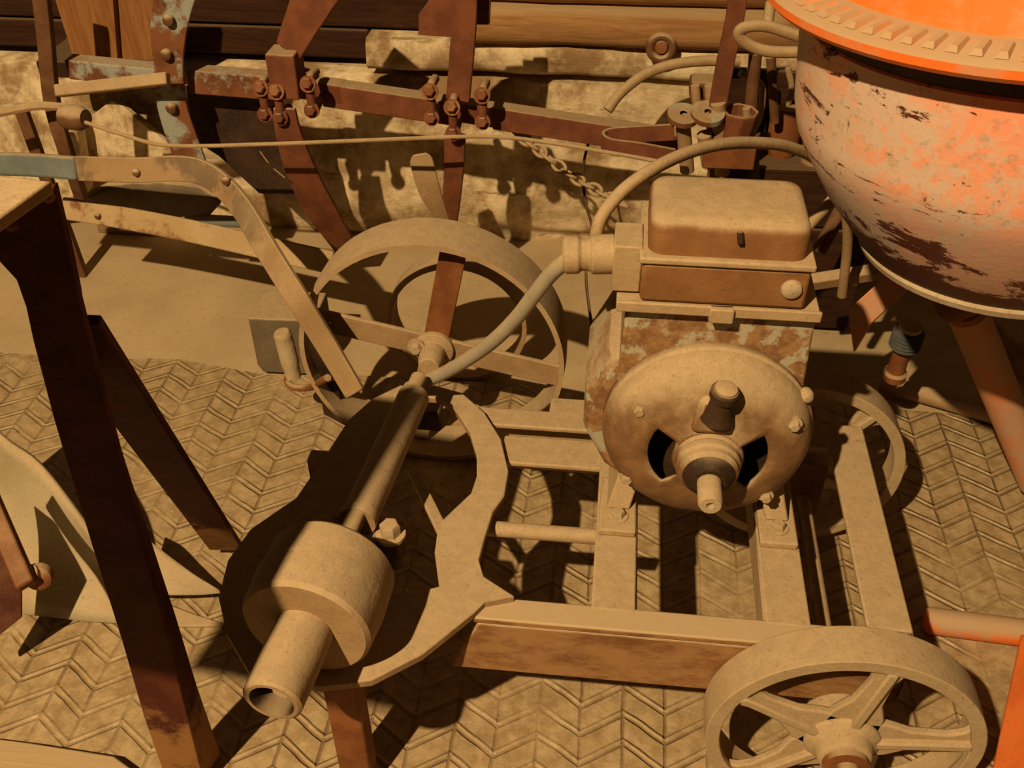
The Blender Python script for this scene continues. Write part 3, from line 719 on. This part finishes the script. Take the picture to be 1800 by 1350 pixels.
for px, py in ((297, 36), (293, 96), (302, 190)):
    build('bolt', roundbolt(at(px, py, y=2.05), (0, -1, .2), .013, .012), 'iron', cult)
tine([(575, -40), (545, 10), (508, 88)], [.09, .085, .06], 2.07, .014)
build('shield_plate', MB().prism(Y(2.17, (322, 150), (400, 158), (482, 166), (505, 235), (548, 350), (520, 352), (455, 340), (385, 275), (345, 250)), (0, .010, 0)), 'black', cult, bev=.002)
build('clamp_block', MB().box(*(lambda p: (p.x - .032, p.x + .032, 2.03, 2.098, p.z - .05, p.z + .05))(at(503, 128, y=2.06))), 'shank', cult, bev=.004)
tine([(500, 190, 2.04), (508, 235, 2.04), (530, 300, 2.06), (562, 365, 2.10), (612, 442, 2.18)], [.05, .06, .075, .08, .06], 2.05, .012)
tine([(818, -40), (816, 40), (810, 120), (805, 175)], .052, 2.07, .016)
build('tine_plate', MB().prism(Y(2.085, (736, 25), (770, -20), (802, -20), (800, 66), (735, 62)), (0, .012, 0)), 'shank', cult, bev=.002)
build('tine_plate', MB().prism(Y(2.12, (836, -20), (864, -20), (860, 44), (838, 44)), (0, .012, 0)), 'shank', cult, bev=.002)
tine([(800, 235, 2.05), (798, 300, 2.06), (793, 360, 2.08), (790, 410, 2.10)], [.048, .045, .042, .03], 2.05, .014)
sp_ = smooth([at(738, 270, y=2.07), at(745, 300, y=2.065), at(757, 340, y=2.065), at(775, 375, y=2.075), at(790, 392, y=2.09)], 5)
build('tine_spoon', MB().strip(sp_, [.03, .045, .052, .054, .054, .054, .054, .054, .053, .052, .05, .047, .044, .040, .036, .032, .028, .024, .02, .016, .012][:len(sp_)], .008, (.1, -1, .3)), 'tan', cult, bev=.003)
tine([(1300, -40), (1292, 30), (1275, 110), (1258, 205)], .036, 2.05, .022)
def clamp(px, py, y=2.045, h=.066):
    """U-bolt clamp: loop, two nuts"""
    p = at(px, py, y=y)
    lp = [p + V((0, .045, h * .5)), p + V((0, .0, h * .55)), p + V((0, -.012, h * .3)), p + V((0, -.012, -h * .3)), p + V((0, 0, -h * .55)), p + V((0, .045, -h * .5))]
    c = build('clamp', MB().tube(smooth(lp, 5), .010, 12), 'shank', cult)
    build('nut', hexbolt(p + V((0, -.02, h * .45)), (0, -1, .5), .0125, .012), 'rust', c)
    build('nut', hexbolt(p + V((0, -.02, -h * .45)), (0, -1, .3), .012, .012), 'shank', c)
for a in ((467, 172), (494, 178), (549, 165), (760, 178), (798, 205), (850, 185)): clamp(*a)
# U shaped strap at the right end
us = smooth([at(1185, 232, y=2.02), at(1110, 236, y=2.02), at(1070, 240, y=2.02), at(1060, 248, y=2.0), at(1075, 258, y=1.97), at(1120, 264, y=1.96), at(1185, 276, y=1.95)], 5)
build('strap', MB().strip(us, .008, .036, (0, 0, 1)), 'shank', cult, bev=.001)
for o in [cult.children[-1]]:
    # stand the strap on edge: width vertical
    pass
for px, py, r_ in ((1200, 207, .034), (1243, 204, .036)):
    build('washer', MB().lathe([(.008, 0), (r_, 0), (r_, .012), (.008, .012)], at(px, py, y=2.03), (0.05, -.3, 1), 28), 'bluerust', cult)
for px, p1, p2 in ((1200, 212, 300), (1262, 180, 305), (1238, 236, 290)):
    build('stud', MB().cyl(at(px, p1, y=2.04), at(px + 8, p2, y=2.06), .016), 'tan', cult)
q = at(1288, 268, y=2.05)
build('end_cup', MB().lathe([(0, 0), (.030, 0), (.036, .05), (.042, .095), (.034, .098), (.030, .07), (0, .07)], q, (.04, 0, 1), 8), 'shank', cult, bev=.004)
for px, a, b_, r_ in ((1248, 150, 245, .012), (1312, 190, 262, .009), (1222, 150, 205, .010)):
    build('stud', MB().cyl(at(px, a, y=2.07), at(px + 4, b_, y=2.07), r_), 'tan', cult)
build('end_block', MB().box(*(lambda p: (p.x - .045, p.x + .03, 2.09, 2.15, p.z - .02, p.z + .018))(at(1250, 158, y=2.1))), 'shank', cult, bev=.006)
build('end_plate', MB().prism(Y(2.0, (1235, 250), (1330, 262), (1325, 300), (1235, 296)), (0, .012, 0)), 'rust', cult, bev=.003)
# stands on the floor behind the wheels
for px in (95, 1250):
    q = at(px, 330, y=2.16); build('foot', MB().bar(V((q.x, 2.16, .0)), V((q.x, 2.13, .50)), .03, .02, (0, -1, 0)), 'iron', cult, bev=.003)

# rods and wires
def wire(name, label, pts, r, mat='tan', cat='wire', n=8):
    P = [at(a, b_, y=c) for a, b_, c in pts]
    lo = min(P, key=lambda p: p.z)
    return tag(build(name, MB().tube(smooth(P, 6), r, n), mat, loc=lo), label, cat)
wire('long_wire', 'long thin rusty rod running across in front of the cultivator', [(150, 215, 1.97), (220, 238, 1.95), (300, 256, 1.93), (480, 253, 1.92), (660, 246, 1.92), (850, 240, 1.92), (960, 250, 1.92), (1080, 270, 1.91), (1175, 287, 1.90)], .0045, 'tan', 'rod')
tag(build('iron_lever', MB().bar(at(100, 160, y=2.0), at(296, 138, y=2.0), .026, .022, (0, -1, .6)), 'tan', bev=.003, loc=at(200, 150, y=2.0)), 'short dusty iron lever bolted across the blue painted tine', 'lever')
wire('left_rod', 'dusty round rod entering from the left edge below the lever', [(-40, 206, 1.98), (20, 194, 1.99), (70, 186, 2.0), (128, 190, 2.02)], .010, 'tan', 'rod')
tag(build('rod_knuckle', MB().lathe([(0, 0), (.024, 0), (.028, .015), (.028, .045), (.02, .06), (0, .06)], at(112, 205, y=2.0), (1, -.2, .05), 20), 'iron', loc=at(130, 205, y=2.0)), 'rusty knuckle joint at the end of the left rod', 'joint')
wire('upright_wire', 'thin black wire hanging beside the chain', [(1036, 245, 2.2), (1026, 290, 2.2), (1028, 350, 2.15), (1042, 410, 2.1), (1030, 480, 2.0), (1040, 575, 1.9)], .0035, 'black')
wire('bent_pipe', 'curved dusty pipe arching along the whitewashed wall', [(1068, 194, 2.2), (1090, 165, 2.22), (1130, 133, 2.24), (1180, 114, 2.25), (1240, 107, 2.26), (1300, 108, 2.27)], .012, 'tan', 'pipe', 12)
# chain
ch = thing('rusty_chain', 'dusty rusty chain slanting down behind the motor box', 'chain', at(1090, 352, y=1.98))
cp = smooth([at(905, 232, y=2.16), at(945, 262, y=2.13), at(1000, 305, y=2.08), at(1050, 335, y=2.03), at(1100, 362, y=1.97)], 5)
NL = 13
for k in range(NL):
    t = (k + .5) / NL * (len(cp) - 1); i = int(t); p = cp[i].lerp(cp[min(i + 1, len(cp) - 1)], t - i)
    T = (cp[min(i + 1, len(cp) - 1)] - cp[i]).normalized() if i + 1 < len(cp) else (cp[-1] - cp[-2]).normalized()
    nrm = (V((0, -1, .4)) if k % 2 else V((.4, .3, 1)))
    nrm = (nrm - T * nrm.dot(T)).normalized(); s_ = T.cross(nrm)
    loop = [p + T * (math.cos(2 * PI * q / 16) * .019) + s_ * (math.sin(2 * PI * q / 16) * .011) for q in range(16)]
    build('link', MB().tube(loop, .0042, 8, True), 'tan', ch)
# wall knob, ring, boards
kp = at(1162, 78, y=2.435)
kn = thing('round_knob', 'round rusty iron knob fixed to the timber beam', 'knob', kp)
build('rim', MB().torus(kp + V((0, -.025, 0)), (0, -1, .1), .027, .010), 'iron', kn)
build('boss', MB().lathe([(0, -.03), (.03, -.03), (.03, .02), (.018, .022), (.014, .035), (0, .037)], kp, (0, -1, .1), 24), 'rust', kn)
rp = [(1405, 92), (1350, 90), (1315, 78), (1298, 60), (1310, 48), (1340, 45), (1370, 52), (1405, 64)]
rn = thing('ring_handle', 'thick dusty oval ring handle left of the mixer drum', 'handle', at(1345, 90, y=1.9))
build('loop', MB().tube(smooth([at(a, b_, y=1.9) for a, b_ in rp], 5), .011, 14), 'tan', rn)
build('stem', MB().cyl(at(1348, 50, y=1.9), at(1355, 5, y=1.93), .010), 'tan', rn)
zl = at(150, 104, y=2.26).z
struct('trim_7', MB().box(-1.42, -1.13, 2.235, 2.46, zl - .04, zl), 'wood_dark', bev=.004)
b1 = Y(2.25, (88, -30), (196, -30), (204, 98), (128, 98))
b1[2].z = b1[3].z = zl
tag(build('wide_board', MB().prism(b1, (0, .02, .0)), 'board', loc=at(150, 98, y=2.25)), 'wide brown board standing behind the cultivator, nearest the left edge', 'board')
b2 = Y(2.27, (204, -30), (285, -30), (275, 108), (212, 104))
b2[2].z = b2[3].z = zl
tag(build('narrow_board', MB().prism(b2, (0, .02, .0)), 'board', loc=at(240, 105, y=2.27)), 'narrower brown board standing just left of the blue painted tine', 'board')
b3 = Y(2.385, (196, 176), (214, 186), (318, 272), (318, 272), (130, 268), (135, 225)); b3[3] = V((b3[2].x, 2.385, 0)); b3[4].z = 0
tag(build('whitewashed_board', MB().prism(b3, (0, .02, .0)), 'white', loc=at(220, 270, y=2.385), bev=.003), 'pale whitewashed board slanting behind the left rod', 'board')
wb = Y(2.3, (-60, 400), (-60, 200), (60, 192), (130, 215), (150, 345))
tag(build('pale_slab', MB().prism(wb, (0, .06, .0)), 'white', loc=at(40, 345, y=2.3), bev=.01), 'pale dusty slab leaning on the wall at the left edge', 'slab')
# straw
wire('straw', 'single bright straw caught beside the red-brown tine', [(457, 266, 2.02), (476, 291, 2.025), (500, 312, 2.03)], .0013, 'straw', 'straw', 6)

# ---------------------------------------------------------------- odds and ends below the mixer drum
def lathe_thing(name, label, cat, px, py, y, prof, ax, mat, n=28):
    p = at(px, py, y=y); return tag(build(name, MB().lathe(prof, p, ax, n), mat, loc=p), label, cat)
ZC = .44
kc = at(1372, 270, z=ZC)
crate = thing('shade_fill_crate', 'made-up dark crate filling the shade behind the dusty hose', 'crate', (kc.x + .06, kc.y + .05, 0))  # added crate, fills the shade and carries can and jar
for k in range(3):
    build('board', MB().box(kc.x - .05, kc.x + .22, kc.y - .08, kc.y - .062, .02 + k * .14, .15 + k * .14), 'wood_dark', crate, bev=.002)
build('side', MB().box(kc.x - .05, kc.x - .032, kc.y - .06, kc.y + .11, 0, .43), 'wood_dark', crate, bev=.002)
build('side', MB().box(kc.x + .202, kc.x + .22, kc.y - .06, kc.y + .11, 0, .43), 'wood_dark', crate, bev=.002)
build('lid', MB().box(kc.x - .052, kc.x + .222, kc.y - .082, kc.y + .112, .43, ZC), 'wood_dark', crate, bev=.002)
def lathe_thing(name, label, cat, p, prof, ax, mat, n=28):
    return tag(build(name, MB().lathe(prof, p, ax, n), mat, loc=p), label, cat)
lathe_thing('rusty_can', 'rusty round can standing behind the hose', 'can', kc, [(0, 0), (.030, 0), (.036, .02), (.036, .075), (.026, .09), (.024, .11), (0, .11)], (0, 0, 1), 'rust')
lathe_thing('pale_jar', 'pale dusty jar half hidden by the mixer drum', 'jar', kc + V((.075, -.03, 0)), [(0, 0), (.034, 0), (.036, .05), (.026, .07), (0, .07)], (0, 0, 1), 'tan')
lathe_thing('green_bottle', 'dusty green glass bottle leaning beside the mixer drum', 'bottle', at(1462, 470, z=.01), [(0, 0), (.036, 0), (.040, .01), (.040, .15), (.020, .20), (.015, .21), (.015, .26), (0, .26)], (.35, .1, 1), 'green')
tag(build('upright_rod', MB().cyl(at(1318, 215, y=2.12), at(1328, 95, y=2.14), .014), 'iron', loc=at(1318, 215, y=2.12)), 'thick dusty upright rod below the oval ring handle', 'rod')
tag(build('thin_rod', MB().cyl(at(1362, 215, y=2.1), at(1355, 100, y=2.1), .010), 'iron', loc=at(1362, 215, y=2.1)), 'thin rusty rod hanging beside the mixer drum', 'rod')
tag(build('leaning_pipe', MB().cyl(at(1418, 400, y=1.75), at(1475, 338, y=1.78), .011), 'tan', loc=at(1418, 400, y=1.75)), 'dusty pipe leaning between terminal box and mixer drum', 'pipe')
tag(build('tilted_pole', MB().cyl(at(1440, 440, y=1.9), at(1490, 350, y=1.92), .016), 'iron', loc=at(1440, 440, y=1.9)), 'dark pole tilted beside the green bottle', 'pole')
tag(build('flat_lath', MB().bar(at(1425, 496, y=1.8), at(1565, 474, y=1.8), .026, .03, (0, -.4, 1)), 'tan', bev=.003, loc=at(1500, 484, y=1.8)), 'pale flat lath level behind the terminal box', 'lath')
tag(build('slanted_plate', MB().prism([at(1490, 545, y=1.66), at(1560, 482, y=1.70), at(1598, 492, y=1.70), at(1600, 505, y=1.70), at(1530, 570, y=1.66), at(1500, 620, y=1.66)], (.01, .02, -.01)), 'pink', bev=.003, loc=at(1530, 560, y=1.68)), 'faded pink plate slanting under the mixer drum', 'plate')
tag(build('shade_fill_board', MB().prism([at(1272, 120, y=2.32), at(1425, 130, y=2.32), V((at(1425, 130, y=2.32).x, 2.32, 0)), V((at(1272, 120, y=2.32).x, 2.32, 0))], (0, .02, 0)), 'wood_dark', bev=.003, loc=V((.4, 2.32, 0))), 'dark upright board added to fill the shade behind the rods beside the mixer drum', 'board')  # added board, stands in for the shade behind the rods
for nm, lab, a, b_, r_ in (('bent_rod', 'bent rusty rod dangling nearest the mixer drum', [(1385, 120), (1392, 160), (1378, 205), (1388, 250)], 0, .007),
                           ('hooked_rod', 'hooked dusty rod behind the red-brown end tine', [(1300, 128), (1338, 150), (1336, 200), (1318, 245)], 0, .008)):
    wire(nm, lab, [(p_, q_, 2.18) for p_, q_ in a], r_, 'tan', 'rod')
jar = thing('ribbed_plug', 'blue-grey ribbed plug with a pale cap in the shade under the mixer', 'plug', at(1588, 650, y=1.66))
jp = at(1588, 612, y=1.66)
build('body', MB().lathe([(0, 0), (.024, 0)] + [(.027 + (.0035 if i % 2 else 0), .004 + i * .0042) for i in range(11)] + [(.020, .052), (0, .052)], jp, (0, -.1, 1), 32), 'rubber', jar)
build('cap', MB().lathe([(0, .052), (.022, .052), (.022, .060), (.008, .064), (0, .064)], jp, (0, -.1, 1), 28), 'pale', jar)
build('neck', MB().lathe([(0, 0), (.016, 0), (.018, -.06), (.024, -.065), (.024, -.08), (0, -.08)], jp, (0, -.1, 1), 24), 'rust', jar)
# ---------------------------------------------------------------- light
w = bpy.data.worlds.new('shed_air'); scn.world = w; w.use_nodes = True
bg = w.node_tree.nodes['Background']; bg.inputs[0].default_value = (1, .55, .22, 1); bg.inputs[1].default_value = .035
def lamp(name, loc, e, r, col):
    l = bpy.data.lights.new(name, 'POINT'); l.energy = e; l.shadow_soft_size = r; l.color = col
    o = bpy.data.objects.new(name, l); COL.objects.link(o); o.location = loc; return o
lamp('bulb', (-1.36, -1.52, 3.82), 1130, .035, (1, .70, .36))

vs_ = scn.view_settings
scn.display_settings.display_device = 'sRGB'
vs_.view_transform = 'Standard'; vs_.look = 'None'; vs_.gamma = 1; vs_.use_curve_mapping = False; vs_.exposure = 0
